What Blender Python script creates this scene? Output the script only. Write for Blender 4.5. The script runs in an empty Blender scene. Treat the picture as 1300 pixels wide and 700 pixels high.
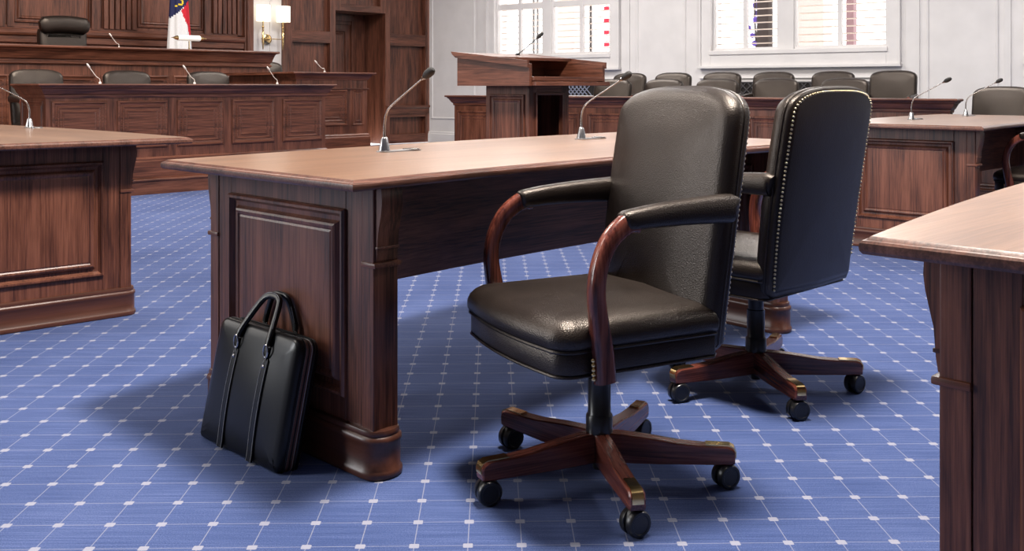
import bpy, bmesh, math, random
from mathutils import Vector, Matrix
random.seed(7)
PI = math.pi
R = math.radians
S2 = math.sqrt(2)
scene = bpy.context.scene
COL = scene.collection

# ------------------------------------------------------------------ camera
cd = bpy.data.cameras.new('camera'); cam = bpy.data.objects.new('camera', cd); COL.objects.link(cam)
cam.location = (0, 0, 1.0); cam.rotation_euler = (R(90), 0, 0)
cd.sensor_width = 36; cd.lens = 36 * 1246 / 1300; cd.shift_y = -240 / 1300
cd.clip_start = .05; cd.clip_end = 200
scene.camera = cam
# ------------------------------------------------------------------ world and lights
w = bpy.data.worlds.new('world'); scene.world = w; w.use_nodes = True
bg = w.node_tree.nodes['Background']; bg.inputs[0].default_value = (1, .98, .97, 1); bg.inputs[1].default_value = 3.6
def area(name, loc, target, sx, sy, power, color=(1, 1, 1)):
    l = bpy.data.lights.new(name, 'AREA'); l.shape = 'RECTANGLE'; l.size = sx; l.size_y = sy; l.energy = power; l.color = color
    o = bpy.data.objects.new(name, l); COL.objects.link(o); o.location = loc
    o.rotation_euler = (Vector(target) - Vector(loc)).to_track_quat('-Z', 'Y').to_euler()
    return o
area('ceiling_lamp', (.45, 2.7, 4.6), (.45, 2.7, 0), .7, .7, 580, (1, .92, .83))
area('ceiling_lamp', (-4.6, 3.0, 4.6), (-4.6, 3.0, 0), 1.0, 1.0, 110, (1, .92, .83))
area('ceiling_lamp', (4.8, 4.6, 4.6), (4.8, 4.6, 0), 1.2, 1.2, 170, (1, .94, .88))
area('ceiling_lamp', (-3.2, 7.5, 4.6), (-3.2, 7.5, 0), 1.4, 1.4, 260, (1, .91, .81))
area('ceiling_lamp', (3.0, 8.8, 4.6), (3.0, 8.8, 0), 1.4, 1.4, 260, (1, .95, .90))
area('ceiling_lamp', (-5.0, 9.5, 4.6), (-5.4, 11, 1.5), 1.6, 1.6, 270, (1, .90, .79))
area('ceiling_lamp', (-.5, 12.5, 4.6), (-.5, 12.5, 0), 1.8, 1.8, 250, (1, .95, .90))
area('window_daylight', (7.5, 1.4, 2.9), (.8, 2.9, .9), 1.4, 2.0, 45, (1, .98, .97))  # weak daylight from unseen windows to the right
area('window_daylight', (-6.8, 2.3, 2.3), (.4, 2.6, .8), .9, 2.8, 210, (.95, .97, 1))  # added source that draws the bright streak down the front chair back
area('window_daylight', (-7.6, 5.6, 2.8), (.3, 2.6, .8), 2.6, 2.4, 90, (1, .95, .90))  # broad source added to put sheen on the leather chair back
scene.view_settings.view_transform = 'Standard'; scene.view_settings.look = 'None'
scene.view_settings.gamma = 1; scene.view_settings.use_curve_mapping = False
scene.view_settings.exposure = -0.12

# ------------------------------------------------------------------ materials
def newmat(name):
    m = bpy.data.materials.new(name); m.use_nodes = True
    nt = m.node_tree; b = nt.nodes['Principled BSDF']
    return m, nt, b
def node(nt, t, **kw):
    n = nt.nodes.new(t)
    for k, v in kw.items():
        if k.startswith('_'): setattr(n, k[1:], v)
    return n
def ramp(nt, stops):
    n = nt.nodes.new('ShaderNodeValToRGB'); e = n.color_ramp.elements
    e[0].position, e[0].color = stops[0][0], (*stops[0][1], 1)
    e[1].position, e[1].color = stops[-1][0], (*stops[-1][1], 1)
    for p, c in stops[1:-1]:
        x = e.new(p); x.color = (*c, 1)
    return n
def wood(name, axis, dark, mid, light, rough=.38, plank=9.0, fine=1.0, bump=.25, coat=0.0):
    m, nt, b = newmat(name); L = nt.links.new
    tc = node(nt, 'ShaderNodeTexCoord')
    def mapped(along, across):
        mp = node(nt, 'ShaderNodeMapping'); L(tc.outputs['Object'], mp.inputs[0])
        mp.inputs['Scale'].default_value = tuple(along if i == axis else across for i in range(3)); return mp
    mp = mapped(4.0 * fine, 150.0 * fine)
    n1 = node(nt, 'ShaderNodeTexNoise'); n1.inputs['Scale'].default_value = 1; n1.inputs['Detail'].default_value = 5; n1.inputs['Roughness'].default_value = .65
    L(mp.outputs[0], n1.inputs['Vector'])
    mp2 = mapped(.9, plank)
    n2 = node(nt, 'ShaderNodeTexNoise'); n2.inputs['Scale'].default_value = 1; n2.inputs['Detail'].default_value = 2; n2.inputs['Distortion'].default_value = 1.2
    L(mp2.outputs[0], n2.inputs['Vector'])
    mp3 = mapped(1.6, 14)
    n3 = node(nt, 'ShaderNodeTexNoise'); n3.inputs['Scale'].default_value = 1; n3.inputs['Detail'].default_value = 2; n3.inputs['Distortion'].default_value = 2.5
    L(mp3.outputs[0], n3.inputs['Vector'])
    mul = node(nt, 'ShaderNodeMath', _operation='MULTIPLY'); L(n3.outputs[0], mul.inputs[0]); mul.inputs[1].default_value = 22
    sn = node(nt, 'ShaderNodeMath', _operation='SINE'); L(mul.outputs[0], sn.inputs[0])
    ms = node(nt, 'ShaderNodeMath', _operation='MULTIPLY'); L(sn.outputs[0], ms.inputs[0]); ms.inputs[1].default_value = .03
    sc1 = node(nt, 'ShaderNodeMath', _operation='MULTIPLY_ADD'); L(n1.outputs[0], sc1.inputs[0]); sc1.inputs[1].default_value = 1.15; sc1.inputs[2].default_value = -.075
    a1 = node(nt, 'ShaderNodeMath', _operation='ADD'); L(sc1.outputs[0], a1.inputs[0]); L(ms.outputs[0], a1.inputs[1])
    mx = node(nt, 'ShaderNodeMath', _operation='MULTIPLY_ADD'); L(n2.outputs[0], mx.inputs[0]); mx.inputs[1].default_value = .85; L(a1.outputs[0], mx.inputs[2])
    sub = node(nt, 'ShaderNodeMath', _operation='SUBTRACT'); L(mx.outputs[0], sub.inputs[0]); sub.inputs[1].default_value = .425
    rp = ramp(nt, [(.28, dark), (.5, mid), (.74, light)]); L(sub.outputs[0], rp.inputs[0])
    L(rp.outputs[0], b.inputs['Base Color'])
    b.inputs['Roughness'].default_value = rough
    b.inputs['Coat Weight'].default_value = coat; b.inputs['Coat Roughness'].default_value = .25
    bp = node(nt, 'ShaderNodeBump'); bp.inputs['Strength'].default_value = bump; bp.inputs['Distance'].default_value = .0012
    L(a1.outputs[0], bp.inputs['Height']); L(bp.outputs[0], b.inputs['Normal'])
    return m
WD = ((.040, .0125, .0070), (.118, .0400, .0225), (.195, .0720, .0420))
wood_z = wood('walnut_vertical', 2, *WD)
wood_x = wood('walnut_along', 0, *WD)
wood_y = wood('walnut_across', 1, *WD)
WT = ((.15, .072, .038), (.21, .107, .058), (.27, .145, .082))  # same wood as the edges, reflection on the tops put into a lighter colour
wood_plinth = wood('walnut_plinth', 0, (.050, .0165, .0100), (.080, .0270, .0160), (.112, .040, .024), plank=3.0, fine=.22, bump=.05)
wood_top = wood('desk_top_wood', 0, *WT, rough=.34, bump=.4, plank=4, coat=.6)
wood_edge = wood('desk_edge_wood', 0, (.06, .024, .016), (.12, .050, .034), (.18, .080, .055), rough=.32)
WR = ((.050, .012, .009), (.150, .040, .027), (.24, .075, .048))
wood_red_z = wood('mahogany_upright', 2, *WR, rough=.22, plank=16, coat=.3)
wood_red_x = wood('mahogany_along', 0, *WR, rough=.25, plank=16, coat=.2)

def leather_mat(name, col, rough):
    m, nt, b = newmat(name); L = nt.links.new
    tc = node(nt, 'ShaderNodeTexCoord')
    v = node(nt, 'ShaderNodeTexVoronoi'); v.inputs['Scale'].default_value = 330; L(tc.outputs['Object'], v.inputs['Vector'])
    n = node(nt, 'ShaderNodeTexNoise'); n.inputs['Scale'].default_value = 9; n.inputs['Detail'].default_value = 6; L(tc.outputs['Object'], n.inputs['Vector'])
    rp = ramp(nt, [(.3, tuple(c * .75 for c in col)), (.7, tuple(c * 1.3 for c in col))]); L(n.outputs[0], rp.inputs[0]); L(rp.outputs[0], b.inputs['Base Color'])
    r2 = node(nt, 'ShaderNodeMapRange'); L(n.outputs[0], r2.inputs[0]); r2.inputs['To Min'].default_value = rough - .05; r2.inputs['To Max'].default_value = rough + .07
    L(r2.outputs[0], b.inputs['Roughness'])
    ad = node(nt, 'ShaderNodeMath', _operation='MULTIPLY_ADD'); L(n.outputs[0], ad.inputs[0]); ad.inputs[1].default_value = 2.0; L(v.outputs['Distance'], ad.inputs[2])
    bp = node(nt, 'ShaderNodeBump'); bp.inputs['Strength'].default_value = .38; bp.inputs['Distance'].default_value = .0016
    L(ad.outputs[0], bp.inputs['Height']); L(bp.outputs[0], b.inputs['Normal'])
    b.inputs['Specular IOR Level'].default_value = .6; b.inputs['Specular Tint'].default_value = (1, .87, .77, 1)
    return m
leather = leather_mat('chair_leather', (.0110, .0075, .0062), .35)

def plain(name, col, rough=.5, metal=0.0, emit=None, strength=1.0, bump=0, bscale=60, spec=.5):
    m, nt, b = newmat(name); L = nt.links.new
    tc = node(nt, 'ShaderNodeTexCoord'); n = node(nt, 'ShaderNodeTexNoise'); n.inputs['Scale'].default_value = bscale; n.inputs['Detail'].default_value = 3
    L(tc.outputs['Object'], n.inputs['Vector'])
    rp = ramp(nt, [(.25, tuple(c * .94 for c in col)), (.75, tuple(min(1, c * 1.06) for c in col))]); L(n.outputs[0], rp.inputs[0]); L(rp.outputs[0], b.inputs['Base Color'])
    b.inputs['Roughness'].default_value = rough; b.inputs['Metallic'].default_value = metal; b.inputs['Specular IOR Level'].default_value = spec
    if bump:
        bp = node(nt, 'ShaderNodeBump'); bp.inputs['Strength'].default_value = bump; bp.inputs['Distance'].default_value = .001
        L(n.outputs[0], bp.inputs['Height']); L(bp.outputs[0], b.inputs['Normal'])
    if emit:
        b.inputs['Emission Color'].default_value = (*emit, 1); b.inputs['Emission Strength'].default_value = strength
    return m
bag_leather = plain('bag_leather', (.0035, .0033, .0036), .28, bscale=12, spec=.32)
white_paint = plain('white_wall_paint', (.74, .72, .715), .55, bscale=3)
ceil_paint = plain('ceiling_paint', (.50, .49, .48), .8)
back_paint = plain('rear_wall_paint', (.20, .19, .19), .7)
nail_brass = plain('aged_brass', (.66, .55, .36), .34, 1)
brass = plain('polished_brass', (.83, .60, .28), .18, 1)
satin = plain('satin_plate', (.22, .21, .21), .38, .8)
chrome = plain('brushed_chrome', (.36, .35, .35), .26, 1)
black_plastic = plain('black_plastic', (.012, .012, .013), .33)
black_metal = plain('black_metal', (.010, .010, .011), .3)
mic_foam = plain('mic_foam', (.010, .009, .009), .6, bump=.8, bscale=700)
stitch = plain('pale_stitching', (.5, .5, .5), .7)
zip_brown = plain('zip_tape', (.15, .075, .06), .5)
blind_mat = plain('blind_slat', (.75, .62, .52), .5)
dark_mat = plain('dark_void', (.012, .009, .008), .8)
flag_white = plain('flag_white', (.80, .80, .82), .8)
flag_navy = plain('flag_navy', (.010, .014, .075), .8)
flag_red = plain('flag_red', (.62, .012, .03), .8)
flag_yellow = plain('flag_yellow', (.85, .62, .03), .8)
shade_mat = plain('lamp_shade', (.9, .85, .75), .8, emit=(1, .88, .70), strength=1.7)
tube_mat = plain('desk_lamp_shade', (.80, .82, .80), .3, emit=(1, .97, .9), strength=.35)
ext_stone = plain('exterior_stone', (.62, .52, .48), .8)
ext_red = plain('exterior_red', (.55, .02, .05), .6)
ext_purple = plain('exterior_purple', (.10, .05, .35), .7)
ext_dark = plain('exterior_dark', (.03, .018, .015), .7)
glass, nt, b = newmat('window_glass')
b.inputs['Transmission Weight'].default_value = 1; b.inputs['Roughness'].default_value = 0; b.inputs['IOR'].default_value = 1.01; b.inputs['Alpha'].default_value = .25

# carpet: woven blue with a grid of pale lines and small pale squares
carpet, nt, b = newmat('blue_carpet'); L = nt.links.new
tc = node(nt, 'ShaderNodeTexCoord')
mp = node(nt, 'ShaderNodeMapping', _vector_type='TEXTURE'); L(tc.outputs['Object'], mp.inputs[0])
CS = .11695
mp.inputs['Location'].default_value = (-1.1506, 2.2335, 0); mp.inputs['Rotation'].default_value = (0, 0, R(1.109)); mp.inputs['Scale'].default_value = (CS, CS, 1)
sep = node(nt, 'ShaderNodeSeparateXYZ'); L(mp.outputs[0], sep.inputs[0])
def M(op, a, b_=None, c=None):
    n = node(nt, 'ShaderNodeMath', _operation=op)
    for i, v in enumerate((a, b_, c)):
        if v is None: continue
        if isinstance(v, (int, float)): n.inputs[i].default_value = v
        else: L(v, n.inputs[i])
    return n.outputs[0]
def dist(o):
    return M('ABSOLUTE', M('SUBTRACT', o, M('ROUND', o)))
nz = node(nt, 'ShaderNodeTexNoise'); nz.inputs['Scale'].default_value = 260; nz.inputs['Detail'].default_value = 3; L(tc.outputs['Object'], nz.inputs['Vector'])
jit = M('MULTIPLY', M('SUBTRACT', nz.outputs[0], .5), .012)
dx = M('ADD', dist(sep.outputs[0]), jit); dy = M('ADD', dist(sep.outputs[1]), jit)
lx = M('LESS_THAN', dx, .0095); ly = M('LESS_THAN', dy, .0095)
sq = M('MULTIPLY', M('MULTIPLY', M('LESS_THAN', dx, .092), M('LESS_THAN', dy, .085)), M('LESS_THAN', M('ADD', dx, dy), .160))
lines = M('MULTIPLY', M('MAXIMUM', lx, ly), .62)
mask = M('MAXIMUM', lines, M('MULTIPLY', sq, .95))
nb = node(nt, 'ShaderNodeTexNoise'); nb.inputs['Scale'].default_value = 420; nb.inputs['Detail'].default_value = 2; L(tc.outputs['Object'], nb.inputs['Vector'])
nl = node(nt, 'ShaderNodeTexNoise'); nl.inputs['Scale'].default_value = 1.6; nl.inputs['Detail'].default_value = 3; L(tc.outputs['Object'], nl.inputs['Vector'])
ms = node(nt, 'ShaderNodeMapping'); ms.inputs['Scale'].default_value = (4, 160, 1); L(tc.outputs['Object'], ms.inputs[0])
nr = node(nt, 'ShaderNodeTexNoise'); nr.inputs['Scale'].default_value = 1; nr.inputs['Detail'].default_value = 2; L(ms.outputs[0], nr.inputs['Vector'])
mixv = M('ADD', M('MULTIPLY', nb.outputs[0], .55), M('ADD', M('MULTIPLY', nl.outputs[0], .2), M('MULTIPLY', nr.outputs[0], .25)))
rp = ramp(nt, [(.34, (.014, .028, .100)), (.5, (.042, .070, .190)), (.66, (.115, .150, .310))]); L(mixv, rp.inputs[0])
mixc = node(nt, 'ShaderNodeMix', _data_type='RGBA'); L(mask, mixc.inputs[0]); L(rp.outputs[0], mixc.inputs[6]); mixc.inputs[7].default_value = (.27, .275, .34, 1)
L(mixc.outputs[2], b.inputs['Base Color']); b.inputs['Roughness'].default_value = .95; b.inputs['Specular IOR Level'].default_value = .15
b.inputs['Sheen Weight'].default_value = .08; b.inputs['Sheen Roughness'].default_value = .5
bp = node(nt, 'ShaderNodeBump'); bp.inputs['Strength'].default_value = .6; bp.inputs['Distance'].default_value = .003
L(M('ADD', nb.outputs[0], M('MULTIPLY', nr.outputs[0], .5)), bp.inputs['Height']); L(bp.outputs[0], b.inputs['Normal'])

# ------------------------------------------------------------------ helpers
def obj(name, bm, mat, parent=None, loc=None, rz=0, rx=0, smooth=40, label=None):
    bmesh.ops.recalc_face_normals(bm, faces=bm.faces)
    me = bpy.data.meshes.new(name); bm.to_mesh(me); bm.free()
    for m in (mat if isinstance(mat, (list, tuple)) else [mat]): me.materials.append(m)
    if smooth:
        me.shade_smooth(); me.set_sharp_from_angle(angle=R(smooth))
    o = bpy.data.objects.new(name, me); COL.objects.link(o)
    if parent: o.parent = parent
    if loc: o.location = loc
    o.rotation_euler = (rx, 0, rz)
    if label: o['label'] = label
    return o
def tag(o, label, cat, group=None):
    o['label'] = label; o['category'] = cat
    if group: o['group'] = group
    return o
def thing(name, label, cat, loc=(0, 0, 0), rz=0, group=None):
    o = bpy.data.objects.new(name, None); COL.objects.link(o); o.location = loc; o.rotation_euler = (0, 0, rz)
    o.empty_display_size = .1
    return tag(o, label, cat, group)
def struct(o):
    o['kind'] = 'structure'; return o
def copy_tree(o, loc=None, rz=None, label=None, group=None, parent=None):
    c = o.copy(); COL.objects.link(c)
    if parent: c.parent = parent
    if loc is not None: c.location = loc
    if rz is not None: c.rotation_euler = (0, 0, rz)
    if label: c['label'] = label
    if group: c['group'] = group
    for ch in o.children: copy_tree(ch, parent=c)
    return c
def box(bm, x0, x1, y0, y1, z0, z1, bev=0):
    vs = [bm.verts.new((x, y, z)) for z in (z0, z1) for y in (y0, y1) for x in (x0, x1)]
    fs = [bm.faces.new([vs[i] for i in q]) for q in ((0, 2, 3, 1), (4, 5, 7, 6), (0, 1, 5, 4), (2, 6, 7, 3), (0, 4, 6, 2), (1, 3, 7, 5))]
    if bev:
        es = list({e for f in fs for e in f.edges})
        bmesh.ops.bevel(bm, geom=es, offset=bev, segments=2, affect='EDGES', profile=.6)
    return bm
def B(*a, **k):
    return box(bmesh.new(), *a, **k)
def offset_path(path, off, closed):
    n = len(path); out = []
    for i, p in enumerate(path):
        p = Vector(p)
        a = Vector(path[i - 1]) if (i > 0 or closed) else None
        c = Vector(path[(i + 1) % n]) if (i < n - 1 or closed) else None
        d1 = (p - a).normalized() if a is not None and (p - a).length > 1e-9 else None
        d2 = (c - p).normalized() if c is not None and (c - p).length > 1e-9 else None
        if d1 is None: d1 = d2
        if d2 is None: d2 = d1
        n1 = Vector((d1.y, -d1.x)); n2 = Vector((d2.y, -d2.x))
        mvec = n1 + n2
        mvec = mvec.normalized() if mvec.length > 1e-6 else n1
        k = max(.35, mvec.dot(n1))
        out.append(p + mvec * (off / k))
    return out
def sweep(bm, path, prof, closed=False, cap=False, fill_top=False, fill_bot=False):
    rings = []
    for off, z in prof:
        rings.append([bm.verts.new((q.x, q.y, z)) for q in offset_path(path, off, closed)])
    n = len(path)
    for a, c in zip(rings, rings[1:]):
        for i in range(n if closed else n - 1):
            j = (i + 1) % n
            bm.faces.new((a[i], a[j], c[j], c[i]))
    if fill_top: bm.faces.new(rings[-1])
    if fill_bot: bm.faces.new(rings[0][::-1])
    if cap and not closed:
        for i in (0, n - 1):
            try: bm.faces.new([r[i] for r in rings])
            except Exception: pass
    return bm
def ringset(bm, rings, cap0=True, cap1=True):
    vs = [[bm.verts.new(p) for p in r] for r in rings]
    n = len(vs[0])
    for a, c in zip(vs, vs[1:]):
        for i in range(n):
            j = (i + 1) % n
            bm.faces.new((a[i], a[j], c[j], c[i]))
    if cap0: bm.faces.new(vs[0][::-1])
    if cap1: bm.faces.new(vs[-1])
    return bm
def lathe(bm, prof, seg=20, c=(0, 0, 0)):
    rings = [[(c[0] + r * math.cos(2 * PI * i / seg), c[1] + r * math.sin(2 * PI * i / seg), c[2] + z) for i in range(seg)] for r, z in prof]
    return ringset(bm, rings)
def smooth_pts(pts, n=4):
    P = [Vector(p) for p in pts]; out = []
    for i in range(len(P) - 1):
        p0 = P[max(0, i - 1)]; p1 = P[i]; p2 = P[i + 1]; p3 = P[min(len(P) - 1, i + 2)]
        for k in range(n):
            t = k / n
            out.append(.5 * ((2 * p1) + (p2 - p0) * t + (2 * p0 - 5 * p1 + 4 * p2 - p3) * t * t + (3 * p1 - p0 - 3 * p2 + p3) * t ** 3))
    out.append(P[-1]); return out
def tube(bm, pts, rad, seg=10, side=(1, 0, 0), sq=2.0):
    """sweep a (super)ellipse section along pts; rad is r, (rs, rn) or a list of them; rs runs along side"""
    P = [Vector(p) for p in pts]; n = len(P); rings = []
    prev = Vector(side).normalized()
    for i in range(n):
        t = (P[min(i + 1, n - 1)] - P[max(i - 1, 0)]).normalized()
        s = prev - t * prev.dot(t)
        if s.length < 1e-5: s = t.orthogonal()
        s.normalize(); prev = s
        u = t.cross(s)
        r = rad[i] if isinstance(rad, list) else rad
        rs, rn = r if isinstance(r, (tuple, list)) else (r, r)
        ring = []
        for k in range(seg):
            a = 2 * PI * (k + .5) / seg
            ca, sa = math.cos(a), math.sin(a)
            ring.append(P[i] + s * (rs * math.copysign(abs(ca) ** (2 / sq), ca)) + u * (rn * math.copysign(abs(sa) ** (2 / sq), sa)))
        rings.append(ring)
    return ringset(bm, rings)
def nested(parent, loc, w_, h, mat=None, rz=0, name='panel', depth=1.0):
    prof = [(0, 0), (0, .012), (.008, .018), (.018, .018), (.026, .006), (.044, .003), (.050, .010), (.060, .010), (.068, .003), (.088, .003), (.092, .009), (.100, .009), (.104, .005)]
    bm = bmesh.new()
    ringset(bm, [[(i, -p * depth, i), (w_ - i, -p * depth, i), (w_ - i, -p * depth, h - i), (i, -p * depth, h - i)] for i, p in prof], cap0=False)
    return obj(name, bm, mat or wood_x, parent, loc, rz, smooth=0)
def raised(parent, loc, w_, h, mat=None, rz=0, name='panel', scale=1.0, depth=1.0):
    """a raised-and-fielded panel that faces its own -y, lower left corner at loc"""
    s = scale; d = depth
    prof = [(0, 0), (0, .008), (.005, .012), (.012, .012), (.017, .006), (.022, .001), (.034, .0005), (.038, .004), (.042, .0085), (.048, .0105), (.055, .0095), (.060, .007), (.066, .0085)]
    bm = bmesh.new(); rings = []
    for i, p in prof:
        i *= s; p *= d
        rings.append([(i, -p, i), (w_ - i, -p, i), (w_ - i, -p, h - i), (i, -p, h - i)])
    ringset(bm, rings, cap0=False)
    return obj(name, bm, mat or wood_z, parent, loc, rz, smooth=0)
def wf(t, d, z=0):           # court frame (along wood wall, towards it) -> world
    return ((t - d) / S2, (t + d) / S2, z)
A45 = R(45)

# ------------------------------------------------------------------ the room
Cx, Cy = -1.49, 17.7
WA = math.atan2(-.62, .785)
wx, wy = math.cos(WA), math.sin(WA)
def ww(k, D, z=0):           # white wall frame: k along the wall, D into the room
    return (Cx + k * wx + D * wy, Cy + k * wy - D * wx, z)
def k_at(u, D):              # where the sight line of column u meets the plane D
    r = (u - 650) / 1246
    den = r * wy - wx        # (x,y).(inward normal) per unit depth
    Y = (D + Cx * wy - Cy * wx) / den
    X = r * Y
    return (X - Cx) * wx + (Y - Cy) * wy, Y
poly = [(Cx, Cy), ww(22, 0)[:2], (9, -7.5), (-8, -7.5), wf(-9, 13.6)[:2]]
bm = bmesh.new(); bm.faces.new([bm.verts.new((x, y, 0)) for x, y in poly])
ext = bmesh.ops.extrude_face_region(bm, geom=list(bm.faces))
for v in ext['geom']:
    if isinstance(v, bmesh.types.BMVert): v.co.z = -.1
struct(obj('floor', bm, carpet, smooth=0))
HC = 4.7
bm = bmesh.new(); bm.faces.new([bm.verts.new((x, y, HC)) for x, y in poly])
ext = bmesh.ops.extrude_face_region(bm, geom=list(bm.faces))
for v in ext['geom']:
    if isinstance(v, bmesh.types.BMVert): v.co.z = HC + .1
struct(obj('ceiling', bm, ceil_paint, smooth=0))
for (a, c, nm) in ((poly[1], poly[2], 'wall_side'), (poly[2], poly[3], 'wall_rear'), (poly[3], poly[4], 'wall_far_left')):
    a = Vector(a); c = Vector(c); d = (c - a)
    o = obj(nm, B(0, d.length, 0, .12, 0, HC), back_paint, None, (a.x, a.y, 0), math.atan2(d.y, d.x), smooth=0); struct(o)

# --- white wall with windows
WIN = []
def kz(u, v, D=0):
    k, Y = k_at(u, D); return k, 1 - (v - 110) / 1246 * Y
k1a, k1b = k_at(632, -.05)[0], k_at(778, -.05)[0]
k2a, k2b = k_at(906, -.05)[0], k_at(1128, -.05)[0]
wzb = 1.515; wzt = 3.7
pit = k2b - k2a
k3a = k_at(1308, 0)[0] + .12; k3b = k3a + 2.4
wins = [(k1a, k1b), (k2a, k2b), (k3a, k3b)]
bm = bmesh.new(); px = 0
for a, c in wins:
    box(bm, px, a, 0, .3, 0, HC); box(bm, a, c, 0, .3, 0, wzb); box(bm, a, c, 0, .3, wzt, HC); px = c
box(bm, px, 22, 0, .3, 0, HC)
wall_r = struct(obj('wall_right', bm, white_paint, None, (Cx, Cy, 0), WA, smooth=0))
def wpart(name, bm, mat=None, parent=None, smooth=0):
    return obj(name, bm, mat or white_paint, parent or wall_r, smooth=smooth)
def frame_strip(parent, x0, x1, z0, z1, wd, dp, name, y=0):
    """rectangular moulding in front of plane y (towards -y)"""
    path = [(x0, z0), (x1, z0), (x1, z1), (x0, z1)]
    rings = []
    for off, pr in ((0, 0), (0, dp * .6), (-wd * .3, dp), (-wd * .7, dp * .9), (-wd, dp * .3), (-wd, 0)):
        rings.append([(q.x, y - pr, q.y) for q in offset_path(path, off, True)])
    bm = ringset(bmesh.new(), rings, False, False)
    return obj(name, bm, white_paint, parent, smooth=30)
for n, (a, c) in enumerate(wins):
    wroot = struct(obj('window_%d' % (n + 1), B(a - .02, c + .02, -.07, -.02, wzb - .06, wzb - .0, bev=.008), white_paint, None, (Cx, Cy, 0), WA, smooth=0))
    # casing
    for nm, q in (('casing', (a - .15, a, -.05, .0, wzb - .22, wzt + .15)), ('casing', (c, c + .15, -.05, .0, wzb - .22, wzt + .15)),
                  ('casing', (a, c, -.05, .0, wzt, wzt + .15)), ('apron', (a, c, -.05, .0, wzb - .22, wzb - .06)),
                  ('sill', (a - .19, c + .19, -.10, .0, wzb - .255, wzb - .22)), ('back_band', (a - .18, a - .15, -.07, 0, wzb - .22, wzt + .18)),
                  ('back_band', (c + .15, c + .18, -.07, 0, wzb - .22, wzt + .18)), ('lower_rail', (a - .19, c + .19, -.03, .0, wzb - .40, wzb - .385))):
        obj(nm, B(*q, bev=.006), white_paint, wroot, smooth=0)
    wdt = c - a
    mp_ = .115 * wdt / 1.0 * .42 + .05
    mid = a + wdt * (.465 if n != 1 else .45)
    mw = .085 if n == 0 else .11
    obj('centre_post', B(mid - mw, mid + mw, .0, .10, wzb, wzt, bev=.006), white_paint, wroot, smooth=0)
    halves = [(a, mid - mw), (mid + mw, c)]
    rails = [wzb, 2.33, 3.1, wzt]
    for (ha, hb) in halves:
        hm = (ha + hb) / 2
        obj('mullion', B(hm - .028, hm + .028, .02, .08, wzb + .04, wzt - .04), white_paint, wroot, smooth=0)
        for nm, q in (('sash_stile', (ha, ha + .03, .02, .09, wzb, wzt)), ('sash_stile', (hb - .03, hb, .02, .09, wzb, wzt)),
                      ('sash_rail', (ha + .03, hb - .03, .02, .09, wzb, wzb + .04)), ('sash_rail', (ha + .03, hb - .03, .02, .09, wzt - .04, wzt)),
                      ('glazing_bar', (ha + .03, hb - .03, .025, .075, (2.30 if n == 0 else 2.75), (2.39 if n == 0 else 2.84)))):
            obj(nm, B(*q, bev=.004), white_paint, wroot, smooth=0)
        obj('pane', B(ha + .03, hb - .03, .048, .052, wzb + .04, wzt - .04), glass, wroot, smooth=0)
        sl = B(ha + .035, hb - .035, -.022, .022, -.0022, .0022)
        me = None; z = wzb + .10
        while z < wzt - .06:
            if me is None:
                so = obj('slat', sl, blind_mat, wroot, smooth=0); me = so.data
            else:
                so = bpy.data.objects.new('slat', me); COL.objects.link(so); so.parent = wroot
            so.location = (0, .12, z); so.rotation_euler = (R(-14), 0, 0); z += .098
# wall mouldings, baseboard, pilasters
base = struct(obj('baseboard_right', sweep(bmesh.new(), [(0, 0), (22, 0)], [(0, 0), (.035, 0), (.035, .15), (.022, .165), (.022, .185), (.008, .20), (0, .20)], cap=True), white_paint, None, (Cx, Cy, 0), WA, smooth=0))
def kk(u): return k_at(u, 0)[0]
tn = 1
for (u0, u1) in ((548, 603), (808, 871), (1176, 1268)):
    o = frame_strip(None, kk(u0), kk(u1), .42, 4.2, .035, .018, 'trim_%d' % tn); o.location = (Cx, Cy, 0); o.rotation_euler = (0, 0, WA); struct(o); tn += 1
for (u0, u1) in ((607, 618), (790, 800), (1150, 1168), (1275, 1284)):
    o = obj('trim_%d' % tn, B(kk(u0), kk(u1), -.022, 0, .2, 4.4, bev=.006), white_paint, None, (Cx, Cy, 0), WA, smooth=0); struct(o); tn += 1
# radiator grille under the windows
def grille(ka, kb, lc, sp=.11):
    g = thing('radiator_grille', '', 'grille', ww(ka, .05, .0), WA)
    ln = kb - ka
    obj('cover', B(0, ln, -.12, .04, .12, .86, bev=.006), white_paint, g, smooth=0)
    obj('dark_backing', B(.02, ln - .02, -.10, -.02, .86, 1.06), dark_mat, g, smooth=0)
    bm = bmesh.new()
    box(bm, 0, ln, -.125, -.105, 1.05, 1.07)
    x = .05
    while x < ln - .05:
        for s in (1, -1):
            M4 = Matrix.Translation((x, -.112, .955)) @ Matrix.Rotation(s * R(45), 4, 'Y')
            vs = bmesh.ops.create_cube(bm, size=1)['verts']
            bmesh.ops.transform(bm, matrix=M4 @ Matrix.Diagonal((.012, .012, .25, 1)), verts=vs)
        x += sp
    o = obj('lattice', bm, plain('grille_steel', lc, .5), g, smooth=0); o['kind'] = 'stuff'
    return g
g1 = grille(kk(724), kk(760), (.25, .27, .36), .075); g1['label'] = 'low dark lattice radiator grille by the wall behind the lectern'
g2 = grille(kk(905), kk(1125), (.07, .065, .07)); g2['label'] = 'long dark lattice radiator grille on white wall behind the jury chairs'

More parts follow.
